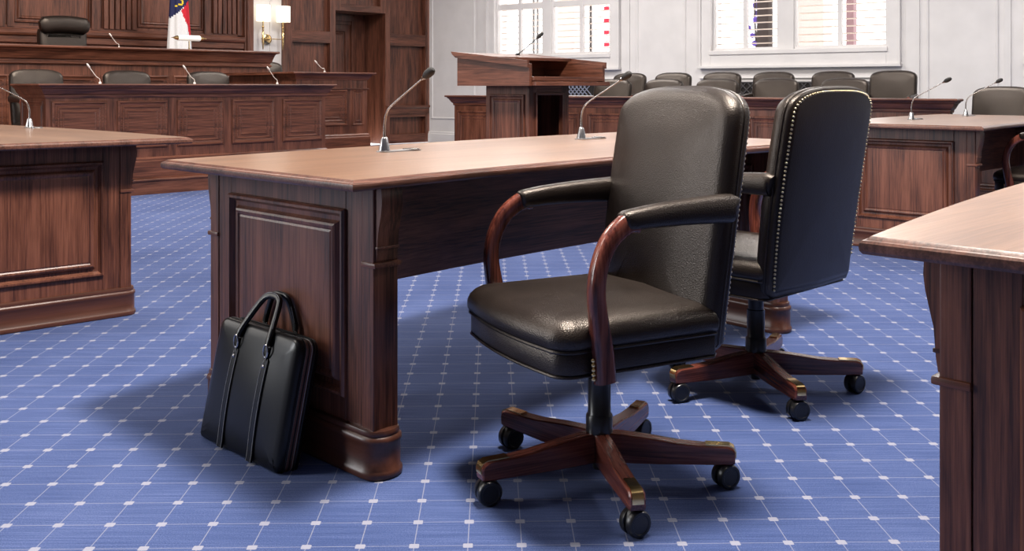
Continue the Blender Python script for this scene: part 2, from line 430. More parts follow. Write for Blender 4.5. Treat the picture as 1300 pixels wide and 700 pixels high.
# --- wood wall (court frame: local x = t, local y = d)
def tt(u, d): r = (u - 650) / 1246; return d * (1 + r) / (1 - r)
def zz(u, v, d): r = (u - 650) / 1246; return 1 - (v - 110) / 1246 * d * S2 / (1 - r)
DW = 13.6
wl = struct(obj('wall_left', B(-9, tt(318, DW), DW, DW + .3, 0, HC), wood_z, None, (0, 0, 0), A45, smooth=0))
def lp(name, bm, mat=wood_z, parent=None, smooth=0): return obj(name, bm, mat, parent or wl, smooth=smooth)
T = lambda u: tt(u, DW)
zr = 1.75
lp('rail', sweep(bmesh.new(), [(-9, DW), (T(306), DW)], [(0, 1.50), (.05, 1.50), (.05, 1.565), (.085, 1.58), (.085, 1.66), (.115, 1.675), (.13, 1.70), (.13, 1.745), (.115, 1.755), (0, 1.755)], cap=True), wood_x)
lp('rail', B(-9, T(300), DW - .03, DW, 1.755, 1.80), wood_x)
def flutes(u0, u1, n):
    a, c = T(u0), T(u1); st = (c - a) / n
    for i in range(n):
        lp('slat', B(a + i * st + st * .14, a + (i + 1) * st - st * .14, DW - .06, DW, 1.80, 4.3))
    lp('recess_board', B(a, c, DW - .012, DW, 1.80, 4.3), wood_z)
flutes(129, 172, 6); flutes(268, 298, 5)
flutes(-62, -10, 5)
for u0, u1 in ((-4, 5), (8, 16.5), (115, 126), (258, 266), (300, 306)):
    lp('stile', B(T(u0), T(u1), DW - .045, DW, 1.78, 4.3))
for u0, u1 in ((17, 114), (174, 257), (-175, -66)):
    raised(wl, (T(u0), DW, 1.84), T(u1) - T(u0), 2.4, scale=1.3, depth=2.2)
lp('end_post', B(T(306.5), T(318), DW - .10, DW, 0, HC, bev=.012))
lp('end_post', B(T(309), T(312), DW - .125, DW - .1, 0, HC, bev=.008))
# white recessed strip behind the sconce
o = struct(obj('wall_recess', B(T(318), T(365) + .02, DW + .18, DW + .3, 0, HC), white_paint, None, (0, 0, 0), A45, smooth=0))
for u in (321, 325, 350): obj('moulding', B(T(u), T(u) + .02, DW + .165, DW + .18, 0, HC), white_paint, o, smooth=0)
# pier with doorway
ta, tb, tc_, td = T(365), T(426), T(489.3), T(545.5)
FD = .09
bm = bmesh.new()
box(bm, ta, tb, DW + FD, DW + .9, 0, HC); box(bm, tc_, td, DW + FD, DW + .9, 0, HC); box(bm, tb, tc_, DW + FD, DW + .9, 2.27, HC)
pier = struct(obj('wall_doorway', bm, wood_z, None, (0, 0, 0), A45, smooth=0))
def pp(name, q, mat=wood_z, bev=.004): return obj(name, B(*q, bev=bev), mat, pier, smooth=0)
def zone(a, c, sl, sr, rails_):
    pp('stile', (a, a + sl, DW, DW + FD, 0, HC)); pp('stile', (c - sr, c, DW, DW + FD, 0, HC))
    for z0, z1 in rails_: pp('rail', (a + sl, c - sr, DW, DW + FD, z0, z1), wood_x)
zone(ta, tb, T(371) - ta, tb - T(419), ((0, .2), (.53, .665), (1.717, 1.909), (4.2, HC)))
zone(tc_, td, T(495.2) - tc_, td - T(540), ((0, .16), (.46, .665), (1.718, 1.925), (4.2, HC)))
zone(tb, tc_, T(433) - tb, tc_ - T(483), ((2.27, 2.385), (4.2, HC)))
for ob in [x for x in pier.children if x.name.startswith('stile')][-2:]:
    pass
bm = sweep(bmesh.new(), [(tc_ + .01, DW), (td, DW), (td, DW + .3)], [(0, .52), (.02, .52), (.02, .60), (.035, .62), (.05, .635), (.05, .665), (0, .668)], cap=True)
obj('wainscot_cap', bm, wood_x, pier, smooth=0)
# the door in its deep reveal
DD = DW + .62
door = struct(obj('door_1', B(tb - .3, tc_ + .05, DD, DD + .06, 0, 2.3), wood_z, None, (0, 0, 0), A45, smooth=0))
tdr = tc_ - .30
for nm, q in (('door_jamb', (tdr, tdr + .06, DD - .05, DD, 0, 2.20)), ('door_jamb', (tdr + .06, tc_, DD - .03, DD, 0, 2.27)), ('door_head', (tb - .25, tdr + .06, DD - .05, DD, 2.14, 2.24)),
              ('door_head', (tb - .25, tdr, DD - .035, DD, 2.08, 2.14))):
    obj(nm, B(*q, bev=.006), wood_z, door, smooth=0)
raised(door, (tb - .12, DD, .25), tdr - tb + .02, .75, scale=1.2, depth=2)
raised(door, (tb - .12, DD, 1.12), tdr - tb + .02, .86, scale=1.2, depth=2)
# fix: stiles of the lintel zone stop above the opening
for ob in list(pier.children):
    if ob.name.startswith('stile'):
        xs = [v.co.x for v in ob.data.vertices]
        if min(xs) > tb - .01 and max(xs) < tc_ + .01:
            for v in ob.data.vertices:
                if v.co.z < 1: v.co.z = 2.27
for ob in (pier, wl):
    pass

# ------------------------------------------------------------------ platform, clerk bench, dais, witness box
ZP = .142
pf = thing('platform', 'low wooden step platform under the clerk bench and witness box', 'platform', wf(.5, 8.8), A45)
obj('deck', B(0, 7.0, .02, 4.75, 0, ZP - .02), wood_x, pf, smooth=0)
obj('riser', B(0, 7.0, 0, .03, 0, ZP - .02), wood_x, pf, smooth=0)
obj('nosing', B(-.015, 7.015, -.015, .10, ZP - .02, ZP, bev=.007), wood_x, pf, smooth=0)
CORN = lambda z: [(0, z - .125), (.010, z - .125), (.014, z - .11), (.014, z - .10), (.026, z - .09), (.042, z - .065), (.052, z - .045), (.066, z - .035), (.070, z - .024), (.088, z - .020), (.092, z - .010), (.088, z), (0, z)]
CORN2 = lambda z: [(0, z - .09), (.010, z - .09), (.014, z - .075), (.028, z - .06), (.040, z - .04), (.048, z - .024), (.080, z - .022), (.085, z - .011), (.080, z), (0, z)]
BASE = lambda z0, h: [(0, z0), (.03, z0), (.03, z0 + h - .04), (.022, z0 + h - .03), (.022, z0 + h - .015), (.008, z0 + h), (0, z0 + h)]
def bench(root, ln, dp, z0, z1, corn, base_h, panels, back=True):
    """panelled body facing -y, x 0..ln, depth dp"""
    obj('body', B(0, ln, 0, dp, z0, z1 - .03), wood_z, root, smooth=0)
    pth = [(0, dp), (0, 0), (ln, 0), (ln, dp)]
    obj('cornice', sweep(bmesh.new(), pth, corn, cap=True), wood_x, root, smooth=0)
    obj('base_moulding', sweep(bmesh.new(), pth, BASE(z0, base_h), cap=True), wood_x, root, smooth=0)
    obj('top_board', B(0, ln, 0, dp + .04, z1 - .03, z1), wood_x, root, smooth=0)
    for (x0, x1, za, zb) in panels:
        (nested if x1 - x0 > .3 else raised)(root, (x0, 0, za), x1 - x0, zb - za)
# clerk bench
DB = 8.88; tb0 = tt(58, DB); tb1 = tt(413, DB)
lnb = tb1 - tb0; pitch = lnb / 5
cb = thing('clerk_bench', 'long panelled dark wood clerk bench with five raised panels in front of the dais', 'bench', wf(tb0, DB, ZP), A45)
pans = [(i * pitch + .05, (i + 1) * pitch - .05, .43 - ZP, .87 - ZP) for i in range(5)]
bench(cb, lnb, .62, 0, 1.025 - ZP, CORN(1.025 - ZP), .20, pans)
raised(cb, (0, .57, .29), .52, .44, rz=-PI / 2)
# witness box
DX = 9.54; x0 = tt(376, DX); x1 = tt(466, DX)
wb = thing('witness_box', 'tall panelled witness box to the right of the clerk bench', 'witness box', wf(x0, DX, ZP), A45)
lx_ = x1 - x0; h_ = 1.166 - ZP
bench(wb, lx_, .34, 0, h_, CORN2(h_), .30, [(.06, tt(440, DX) - x0, .40, .82), (tt(447, DX) - x0, lx_ - .05, .40, .82)])
obj('side_panel', B(-.0, .10, .34, 1.5, 0, h_ - .03), wood_z, wb, smooth=0)
obj('fascia_rail', B(-.012, lx_ + .012, -.02, .34, h_ - .20, h_ - .185, bev=.004), wood_x, wb, smooth=0)
obj('side_cap', B(-.08, .14, .34, 1.5, h_ - .03, h_), wood_y, wb, smooth=0)
# dais (judge's bench) and its raised floor
DA = 11.2; ta1 = tt(341, DA); ta0 = .2
ds = thing('judge_dais', 'high wide panelled judge bench with deep cornice below the wood wall', 'judge bench', wf(ta0, DA, 0), A45)
ln = ta1 - ta0
pn = []
edges = [tt(u, DA) - ta0 for u in (22, 122, 128, 214, 220, 292, 297, 336)]
for a, c in zip(edges[::2], edges[1::2]): pn.append((a, c, .45, 1.13))
pn.append((edges[0] - 1.3, edges[0] - .09, .45, 1.13)); pn.append((edges[0] - 2.6, edges[0] - 1.4, .45, 1.13))
bench(ds, ln, .75, ZP, 1.452, [(0, 1.452 - .205), (.022, 1.452 - .205), (.028, 1.452 - .195), (.028, 1.452 - .178), (.014, 1.452 - .170), (.014, 1.452 - .155), (.03, 1.452 - .14), (.042, 1.452 - .10), (.056, 1.452 - .06), (.070, 1.452 - .035), (.10, 1.452 - .028), (.105, 1.452 - .014), (.10, 1.452), (0, 1.452)], .2, pn)
jf = thing('judge_platform', 'raised wooden floor behind the high judge bench', 'platform', wf(ta0, DA + .79), A45)
obj('deck', B(0, ln - .08, 0, 1.6, ZP, .65), wood_x, jf, smooth=0)
tag(obj('partition', B(ln - .075, ln, 0, 1.59, ZP, 1.35), wood_z, None, wf(ta0, DA + .79), A45, smooth=0), 'low dark wood partition closing the right end behind the high judge bench', 'partition')

# ------------------------------------------------------------------ jury box
DJ = 3.7
kj0 = k_at(577, DJ)[0]; kj1 = k_at(1205, DJ)[0]
jb = thing('jury_rail', 'long low panelled jury box front wall in reddish walnut before the white wall', 'jury box', ww(kj0, DJ), WA)
lj = kj1 - kj0; nj = 9; pj = lj / nj
ZJ = .89
obj('body', B(0, lj, 0, .12, 0, ZJ - .03), wood_z, jb, smooth=0)
obj('cornice', sweep(bmesh.new(), [(0, .12), (0, 0), (lj, 0), (lj, .12)], CORN(ZJ), cap=True), wood_x, jb, smooth=0)
obj('base_moulding', sweep(bmesh.new(), [(0, .12), (0, 0), (lj, 0), (lj, .12)], BASE(0, .15), cap=True), wood_x, jb, smooth=0)
obj('top_board', B(-.05, lj + .05, -.02, .24, ZJ - .028, ZJ, bev=.005), wood_x, jb, smooth=0)
for i in range(nj): nested(jb, (i * pj + .05, 0, .2), pj - .10, .50, wood_z)
jp = tag(obj('jury_platform', B(0, lj, 0, 1.1, 0, .09), carpet, None, ww(kj0, DJ - .26), WA, smooth=0), 'low carpeted platform under the front row of jury chairs', 'platform')
jp2 = tag(obj('jury_platform', B(0, lj, 0, 1.3, 0, .18), carpet, None, ww(kj0, DJ - 1.365), WA, smooth=0), 'higher carpeted platform under the rear row of jury chairs', 'platform')

# ------------------------------------------------------------------ desks
g = .225
N_ = Vector((-.379, 2.336)); L_ = Vector((-1.079, 3.0145)); F_ = Vector((.529, 4.884)); R_ = Vector((1.295, 4.034))
DA_ = math.atan2(R_.y - N_.y, R_.x - N_.x)
def loc2(p): v = p - N_; return Vector((v.x * math.cos(DA_) + v.y * math.sin(DA_), -v.x * math.sin(DA_) + v.y * math.cos(DA_)))
n_, l_, f_, r_ = map(loc2, (N_, L_, F_, R_))
def arc(p, q, sag, n=14):
    d = q - p; nn = Vector((-d.y, d.x)).normalized(); out = []
    for i in range(n + 1):
        s = i / n; out.append(p + d * s + nn * (sag * 4 * s * (1 - s)))
    return out
out_ = arc(n_, r_, .06)[:-1] + [r_] + list(reversed(arc(l_, f_, .058)))
DT = .775; TH = .027
def make_pedestal(parent, org, rz):
    PL, PT = .82, .08
    zt = DT - TH
    p = obj('pedestal', B(.02, PL - .02, .008, PT - .008, .05, zt), wood_z, parent, (org.x, org.y, 0), rz, smooth=0)
    for x0, x1 in ((0, .048), (PL - .048, PL)):
        obj('post', B(x0, x1, 0, PT, .1, zt, bev=.003), wood_z, p, smooth=0)
    for (z0, z1) in ((.1, .185), (.678, zt)):
        obj('rail', B(.1205, PL - .1205, .003, .02, z0, z1, bev=.002), wood_z, p, smooth=0)
    for x0, x1 in ((.0487, .12), (PL - .12, PL - .0487)):
        obj('stile', B(x0, x1, .003, .02, .1, zt, bev=.002), wood_z, p, smooth=0)
    raised(p, (.118, .008, .185), PL - .236, .493, scale=1.0, depth=1.5)
    raised(p, (PL - .118, PT - .008, .185), PL - .236, .493, rz=PI, scale=1.0, depth=1.0)
    # corbels
    prof = [(0, .555), (.004, .556), (.007, .575), (.009, .60), (.011, .625), (.017, .65), (.024, .68), (.027, .705), (.026, .725), (.022, zt), (0, zt)]
    for s, xb in ((-1, 0), (1, PL)):
        bm = bmesh.new()
        ringset(bm, [[(xb + s * a, y, z) for a, z in prof] for y in (.006, PT - .006)])
        obj('corbel', bm, wood_z, p, smooth=35)
        obj('corbel_ledge', B(*sorted((xb - s * .049, xb + s * .012)), -.005, PT + .005, .537, .551, bev=.005), wood_x, p, smooth=30)
        obj('corbel_band', B(*sorted((xb, xb + s * .012)), .004, PT - .004, .585, .592, bev=.002), wood_x, p, smooth=0)
    # plinth with rounded ends
    path = [(.03, -.002), (PL - .03, -.002)]
    for i in range(1, 8): a = -PI / 2 + PI * i / 8; path.append((PL - .02 + .032 * math.cos(a), PT / 2 + (PT / 2 + .002) * math.sin(a)))
    path += [(PL - .03, PT + .002), (.03, PT + .002)]
    for i in range(1, 8): a = PI / 2 + PI * i / 8; path.append((.02 + .032 * math.cos(a), PT / 2 + (PT / 2 + .002) * math.sin(a)))
    pr = [(.010, 0), (.016, .003), (.018, .012), (.016, .020), (.012, .024), (.012, .088), (.016, .094), (.014, .104), (.008, .108), (.010, .114), (.007, .122), (-.01, .124)]
    obj('plinth', sweep(bmesh.new(), path, pr, closed=True, fill_top=True, fill_bot=True), wood_plinth, p, smooth=50)
    return p
def make_desk():
    d = thing('counsel_desk', '', 'desk', (N_.x, N_.y, 0), DA_, 'counsel desks')
    bm = bmesh.new()
    pr = [(-.022, 0), (-.004, 0), (0, .005), (.001, .011), (0, .017), (-.003, .0205), (-.008, .0215), (-.011, .0245), (-.014, TH)]
    sweep(bm, [(q.x, q.y) for q in out_], [(a, DT - TH + z) for a, z in pr], closed=True, fill_top=True, fill_bot=True)
    bm.normal_update()
    for f in bm.faces: f.material_index = 0 if len(f.verts) > 8 else 1
    obj('desk_top', bm, [wood_top, wood_edge], d, smooth=25)
    # near pedestal: origin at its outer end, x towards the inner end
    e = (l_ - n_).normalized(); inn = Vector((e.y, -e.x))        # inn points into the desk
    Q = n_ + inn * .13 + e * .088
    PLo = Q + e * .82
    make_pedestal(d, PLo, math.atan2(-e.y, -e.x))
    e2 = (f_ - r_).normalized(); inn2 = Vector((-e2.y, e2.x))
    Q2 = r_ + inn2 * .13 + e2 * .10
    make_pedestal(d, Q2, math.atan2(e2.y, e2.x))
    a = Q + e * .40 + inn * .07; b_ = Q2 + e2 * .40 + inn2 * .07
    dd = (b_ - a)
    pth = arc(a, b_, .05, 10)
    bm = bmesh.new()
    sweep(bm, [(q.x, q.y) for q in pth], [(-.012, .395), (.012, .395), (.012, DT - TH - .001), (-.012, DT - TH - .001), (-.012, .395)], cap=False)
    obj('modesty_panel', bm, wood_x, d, smooth=0)
    return d
desk = make_desk()
desk['label'] = 'large central wooden desk with the briefcase leaning on its end panel'
def place_desk(corner_local, world, ang, label):
    rz = DA_ + ang
    v = Vector((corner_local.x * math.cos(rz) - corner_local.y * math.sin(rz), corner_local.x * math.sin(rz) + corner_local.y * math.cos(rz)))
    return copy_tree(desk, (world[0] - v.x, world[1] - v.y, 0), rz, label)
d2 = place_desk(n_, (2.653, 5.52), R(.6), 'wooden desk at right with two microphones, behind the chair seen from its back')
d3 = place_desk(l_, (.522, 1.4755), R(-1), 'wooden desk cut off at the lower right edge, nearest to the viewer')
d4 = place_desk(f_, (-1.415, 4.353), R(-91), 'wooden desk at the left edge with a raised end panel facing the aisle')

# ------------------------------------------------------------------ microphones
def make_mic(parentless=True):
    m = thing('microphone', '', 'microphone', (0, 0, 0), 0, 'gooseneck microphones')
    bm = bmesh.new(); pth = []
    for i in range(24):
        a = 2 * PI * i / 24
        pth.append((math.cos(a) * .028 + (.0 if math.cos(a) < 0 else .125), math.sin(a) * .028))
    sweep(bm, pth, [(0, 0), (0, .003), (-.003, .0045)], closed=True, fill_top=True, fill_bot=True)
    obj('base_plate', bm, satin, m, smooth=40)
    obj('socket', lathe(bmesh.new(), [(.021, .004), (.020, .006), (.0165, .026), (.0155, .028), (.012, .046), (.009, .05), (.006, .052)], 18), chrome, m)
    obj('trim_ring', lathe(bmesh.new(), [(.030, .004), (.030, .0065), (.022, .0075)], 20, (.115, 0, 0)), chrome, m)
    pts = smooth_pts([(0, 0, .045), (0, 0, .08), (0, -.004, .11), (0, -.018, .142), (0, -.05, .166), (0, -.13, .209), (0, -.213, .254)], 5)
    rad = [.0052 - .0022 * i / (len(pts) - 1) for i in range(len(pts))]
    obj('gooseneck', tube(bmesh.new(), pts, rad, 10), chrome, m)
    h0 = Vector((0, -.205, .2495)); dr = Vector((0, -.88, .475)).normalized()
    hp = [h0 + dr * s for s in (0, .008, .016, .017, .024, .035, .052, .062, .067)]
    obj('collar', tube(bmesh.new(), hp[:4], [.004, .0065, .009, .008], 14), chrome, m)
    obj('mic_head', tube(bmesh.new(), hp[3:], [.0085, .0125, .0145, .0145, .011, .005], 16), mic_foam, m)
    return m
mic = make_mic()
def place_mic(x, y, z, rz, label, first=False):
    if first: mic.location = (x, y, z); mic.rotation_euler = (0, 0, rz); mic['label'] = label; return mic
    return copy_tree(mic, (x, y, z), rz, label)
place_mic(-.439, 3.378, DT, R(44), 'chrome gooseneck microphone on the central desk, nearer the left end', True)
place_mic(.2955, 4.184, DT, R(46), 'chrome gooseneck microphone on the central desk, behind the front chair')
place_mic(2.716, 6.675, DT, R(46), 'gooseneck microphone on the right desk, nearer its left end')
place_mic(3.456, 7.476, DT, R(46), 'gooseneck microphone on the right desk, furthest right of all')
place_mic(-2.65, 5.39, DT, R(-46), 'gooseneck microphone on the left desk, head cut off by the frame')

# ------------------------------------------------------------------ chairs
def seat_outline(hw, yf, yb, r=.05, bow=.018, n=6):
    pts = []
    for i in range(9):
        s = -1 + 2 * i / 8; x = s * (hw - r); pts.append((x, yf - bow * (1 - s * s)))
    for i in range(1, n): a = -PI / 2 + PI / 2 * i / n; pts.append((hw - r + r * math.cos(a), yf + r + r * math.sin(a)))
    pts += [(hw, yf + r), (hw, (yf + yb) / 2), (hw, yb - .02), (hw - .02, yb), (0, yb), (-hw + .02, yb), (-hw, yb - .02), (-hw, (yf + yb) / 2), (-hw, yf + r)]
    for i in range(1, n): a = PI + PI / 2 * i / n; pts.append((-hw + r + r * math.cos(a), yf + r + r * math.sin(a)))
    return pts
def dome(bm, outline, edge_rings, crown, zc, c, n=7, p=2.4):
    rings = [[(q.x, q.y, z) for q in offset_path(outline, o, True)] for o, z in edge_rings]
    last = offset_path(outline, edge_rings[-1][0], True); z0 = edge_rings[-1][1]
    for i in range(1, n + 1):
        s = 1 - i / (n + .35)
        rings.append([(c[0] + (q.x - c[0]) * s, c[1] + (q.y - c[1]) * s, z0 + crown * max(0, 1 - ((q.x - c[0]) * s / (max(a.x for a in last) - c[0])) ** 2) * max(0, 1 - ((q.y - c[1]) * s / (c[1] - min(a.y for a in last))) ** 2)) for q in last])
    return ringset(bm, rings)
def leg_tree(parent, ang):
    prof = [(.02, .050), (.15, .053), (.33, .061), (.337, .064), (.338, .092), (.333, .100), (.322, .105), (.26, .105), (.20, .108), (.12, .118), (.05, .124), (.02, .124)]
    bm = bmesh.new(); wdt = .019
    rings = []
    for y, ins in ((-wdt, .003), (-wdt + .003, 0), (wdt - .003, 0), (wdt, .003)):
        cxm, czm = .18, .085
        rings.append([(x - math.copysign(ins, x - cxm), y, z - math.copysign(ins, z - czm)) for x, z in prof])
    ringset(bm, rings)
    lg = obj('leg', bm, wood_red_x, parent, (0, 0, 0), ang, smooth=30)
    cp = [(.265, .1045), (.322, .1045), (.333, .0995), (.338, .0915), (.338, .078), (.3405, .078), (.3405, .093), (.335, .103), (.323, .1085), (.265, .1085)]
    bm = ringset(bmesh.new(), [[(x, y, z) for x, z in cp] for y in (-.0135, .0135)])
    obj('brass_cap', bm, brass, lg, smooth=30)
    return lg
def caster_bm():
    bm = bmesh.new()
    for s in (-1, 1):
        rg = []
        for y, r in ((.004, .027), (.006, .0305), (.018, .0305), (.022, .0275), (.0225, .022), (.021, .0205)):
            rg.append([(r * math.cos(2 * PI * i / 20), s * y, .0305 + r * math.sin(2 * PI * i / 20)) for i in range(20)])
        ringset(bm, rg)
    rg = []
    for y in (-.005, .005):
        rg.append([(.024 * math.cos(a), y, .0305 + .034 * math.sin(a)) for a in [PI * i / 8 for i in range(9)]])
    ringset(bm, rg)
    lathe(bm, [(.007, .055), (.007, .075)], 10, (.012, 0, 0))
    return bm
LEAN = lambda z: .012 + .085 * max(0, (z - .36) / .62) ** 1.25
def back_outline():
    pts = []; hb, ht, z0, z1, r = .244, .254, .36, .966, .082
    # counter clockwise in (x, z) seen from -y
    pts += [(-hb + .02, z0), (0, z0), (hb - .02, z0), (hb, z0 + .02)]
    for i in range(1, 8): s = i / 8; pts.append((hb + (ht - hb) * s + .006 * math.sin(PI * s), z0 + .02 + (.89 - z0 - .02) * s))
    zc, n_ = .900, 3.0
    for i in range(25):
        a = PI * i / 24; ca, sa = math.cos(a), math.sin(a)
        pts.append((ht * math.copysign(abs(ca) ** (2 / n_), ca), zc + (1.0 - zc) * sa ** (2 / n_)))
    for i in range(7, 0, -1): s = i / 8; pts.append((-(hb + (ht - hb) * s + .006 * math.sin(PI * s)), z0 + .02 + (.89 - z0 - .02) * s))
    pts.append((-hb, z0 + .02))
    return pts
def bdef(x, h, z, y0=.205):
    """deform: lean back, sides curl forward; h = distance in front of the rear face"""
    return (x, y0 + LEAN(z) - h - .22 * x * x, z)
def make_chair():
    c = thing('office_chair', '', 'chair', (0, 0, 0), 0)
    so = seat_outline(.250, -.262, .188)
    bm = sweep(bmesh.new(), so, [(-.03, .350), (-.010, .350), (-.002, .355), (0, .362), (0, .402), (-.004, .408), (-.012, .410)], closed=True, fill_top=True, fill_bot=True)
    obj('seat_frame', bm, leather, c, smooth=50)
    bm = dome(bmesh.new(), so, [(-.012, .409), (.004, .413), (.010, .424), (.010, .440), (.003, .456), (-.010, .468), (-.028, .477)], .026, 0, (0, -.03))
    obj('seat_cushion', bm, leather, c, smooth=60)
    pp_ = [(q.x, q.y, .4095) for q in offset_path(so, .003, True)]
    bm = bmesh.new(); tube(bm, pp_ + [pp_[0]], .0042, 6, side=(0, 0, 1))
    pp2 = [(q.x, q.y, .353) for q in offset_path(so, -.001, True)]
    tube(bm, pp2 + [pp2[0]], .0035, 6, side=(0, 0, 1))
    obj('seat_piping', bm, leather, c)
    bo = back_outline()
    # padded back
    rings = []
    for o, h in ((-.012, 0), (-.003, .003), (.0, .010), (-.001, .020), (.001, .026), (.001, .036), (-.003, .048), (-.011, .059), (-.023, .067), (-.038, .072), (-.055, .075)):
        rings.append([bdef(q.x, h, q.y) for q in offset_path(bo, o, True)])
    last = offset_path(bo, -.055, True)
    for i in range(1, 8):
        s = 1 - i / 7.4
        rings.append([bdef((q.x) * s, .075 + .024 * max(0, 1 - abs(q.x * s / .20) ** 2.6) * max(0, 1 - ((q.y - .66) * s / .285) ** 6), .66 + (q.y - .66) * s) for q in last])
    bk = obj('backrest', ringset(bmesh.new(), rings), leather, c, smooth=60)
    # welt around the front edge, rear panel, nails
    w_ = [bdef(q.x, .021, q.y) for q in offset_path(bo, -.0005, True)]
    obj('welt', tube(bmesh.new(), w_ + [w_[0]], .0032, 6, side=(0, 1, 0)), leather, bk)
    rp_ = [[bdef(q.x, h, q.y) for q in offset_path(bo, o, True)] for o, h in ((-.016, .002), (-.018, -.004), (-.03, -.006))]
    last = offset_path(bo, -.03, True)
    for i in range(1, 5): s = 1 - i / 4.3; rp_.append([bdef(q.x * s, -.006 - .004 * (1 - s * s), .66 + (q.y - .66) * s) for q in last])
    obj('rear_panel', ringset(bmesh.new(), rp_), leather, bk, smooth=60)
    nl_ = offset_path(bo, -.014, True); nl_ = nl_[3:-1]
    bm = bmesh.new(); acc = 0; step = .0125
    for a, q in zip(nl_, nl_[1:]):
        seg = (q - a).length; s = acc
        while s < seg:
            p = a + (q - a) * (s / seg); v = bmesh.ops.create_icosphere(bm, subdivisions=1, radius=.0044)['verts']
            P = bdef(p.x, -.003, p.y); bmesh.ops.translate(bm, verts=v, vec=P); s += step
        acc = s - seg
    nh = obj('nailhead_trim', bm, nail_brass, bk, smooth=80, label='brass nailhead trim'); nh['kind'] = 'stuff'
    for s in (-1, 1):
        X = s * .262
        pts = smooth_pts([(X, -.150, .338), (X, -.155, .40), (X + s * .004, -.168, .47), (X + s * .006, -.176, .54), (X + s * .004, -.166, .60), (X, -.138, .652), (X - s * .006, -.092, .686), (X - s * .008, -.06, .690)], 4)
        m = len(pts)
        rad = [(.0185 + .001 * math.sin(i / m * 6), .0225 + .0035 * math.cos(i / m * PI * 2)) for i in range(m)]
        obj('arm_post', tube(bmesh.new(), pts, rad, 16, sq=3.2), wood_red_z, c, smooth=60)
        xp = X - s * .010
        pa = [(xp, -.098, .692), (xp, -.092, .693), (xp, -.08, .694), (xp, -.02, .700), (xp, .06, .704), (xp, .14, .706), (xp, .205, .707), (xp, .212, .707)]
        ra = [(.018, .018), (.0235, .0225), (.0255, .0245), (.0265, .027), (.027, .030), (.028, .033), (.028, .0355), (.025, .033)]
        obj('arm_pad', tube(bmesh.new(), smooth_pts(pa, 3), [tuple(ra[min(7, i // 3)][k] + (ra[min(7, i // 3 + 1)][k] - ra[min(7, i // 3)][k]) * (i % 3) / 3 for k in (0, 1)) for i in range(22)], 18, sq=2.7), leather, c, smooth=60)
        bm = bmesh.new()
        for k in range(5):
            v = bmesh.ops.create_icosphere(bm, subdivisions=2, radius=.0056)['verts']; bmesh.ops.translate(bm, verts=v, vec=(X + s * .004, -.181 - .0005 * k, .350 + k * .0105))
        o = obj('arm_nails', bm, brass, c, smooth=80, label='row of brass nails'); o['kind'] = 'stuff'
    bm = lathe(bmesh.new(), [(.030, .118), (.034, .122), (.034, .165), (.032, .168), (.029, .172), (.029, .26), (.025, .262), (.025, .335)], 24)
    box(bm, -.11, .11, -.09, .09, .332, .352)
    lathe(bm, [(.016, .03), (.018, .05), (.018, .12)], 16)
    obj('gas_column', bm, black_metal, c, smooth=40)
    obj('tilt_knob', lathe(bmesh.new(), [(.022, .300), (.026, .305), (.026, .330), (.02, .334)], 16, (-.03, -.13, 0)), black_plastic, c, smooth=40)
    me = None
    for k in range(5):
        leg_tree(c, 0)
    legs = [x for x in c.children if x.name.startswith('leg')]
    for k, lg in enumerate(legs): lg.rotation_euler = (0, 0, R(72 * k))
    m0 = caster_bm(); co = obj('caster', m0, black_plastic, c, smooth=40)
    cs = [co]
    for k in range(4):
        x = bpy.data.objects.new('caster', co.data); COL.objects.link(x); x.parent = c; cs.append(x)
    return c, legs, cs
chair, legs, cs = make_chair()
chair_rz = R(27 - 90)
# star base heading: world angles -80+72k
def set_base(root, first_world, cast=()):
    rz = root.rotation_euler[2]
    lg = sorted([x for x in root.children if x.name.startswith('leg')], key=lambda x: x.name)
    cc = sorted([x for x in root.children if x.name.startswith('caster')], key=lambda x: x.name)
    for k in range(5):
        a = R(first_world + 72 * k) - rz
        lg[k].rotation_euler = (0, 0, a)
        cc[k].location = (.315 * math.cos(a), .315 * math.sin(a), 0)
        cc[k].rotation_euler = (0, 0, (R(cast[k]) - rz) if cast else a + 1.0 + .7 * k)
chair.location = (.222, 2.497, 0); chair.rotation_euler = (0, 0, chair_rz)
chair['label'] = 'large black leather armchair in the foreground, facing left'
set_base(chair, -80.5, (30, 25, 50, 35, 20))
c2 = copy_tree(chair, (.81, 3.26, 0), R(-46.5 - 90), 'black leather armchair seen from behind with brass nailhead border')
set_base(c2, -81, (15, 35, 30, 60, 20))
c3 = copy_tree(chair, (3.375, 6.15, 0), R(-45 - 90), 'black leather armchair at the right edge, only seat corner and red arm showing')
c4 = copy_tree(chair, (4.32, 8.75, 0), R(52 - 90), 'black leather chair behind the right desk, cut off by the right edge')
set_base(c4, -60)
# jury chairs
def chair_world(u, D):
    k, Y = k_at(u, D); return ww(k, D)
ords = ['leftmost', 'second from left', 'third from left', 'fourth from left', 'fifth from left', 'sixth from left']
fr = [765, 828.5, 898.5, 973.5, 1060]
for i, u in enumerate(fr):
    p = chair_world(u, 3.0); copy_tree(chair, (p[0], p[1], .09), WA + R([3, -2, 2, 0, -3][i]), 'dark leather jury chair, %s in the front row behind the jury rail' % (ords[i] if i < 4 else 'rightmost'), 'jury chairs front row')
bk_ = [786, 843.5, 905, 972, 1046, 1125.5]
for i, u in enumerate(bk_):
    p = chair_world(u, 2.0); copy_tree(chair, (p[0], p[1], .18), WA + R([-2, 3, 0, 2, -3, 1][i]), 'dark leather jury chair, %s in the rear row by the white wall' % (ords[i] if i < 5 else 'rightmost'), 'jury chairs rear row')
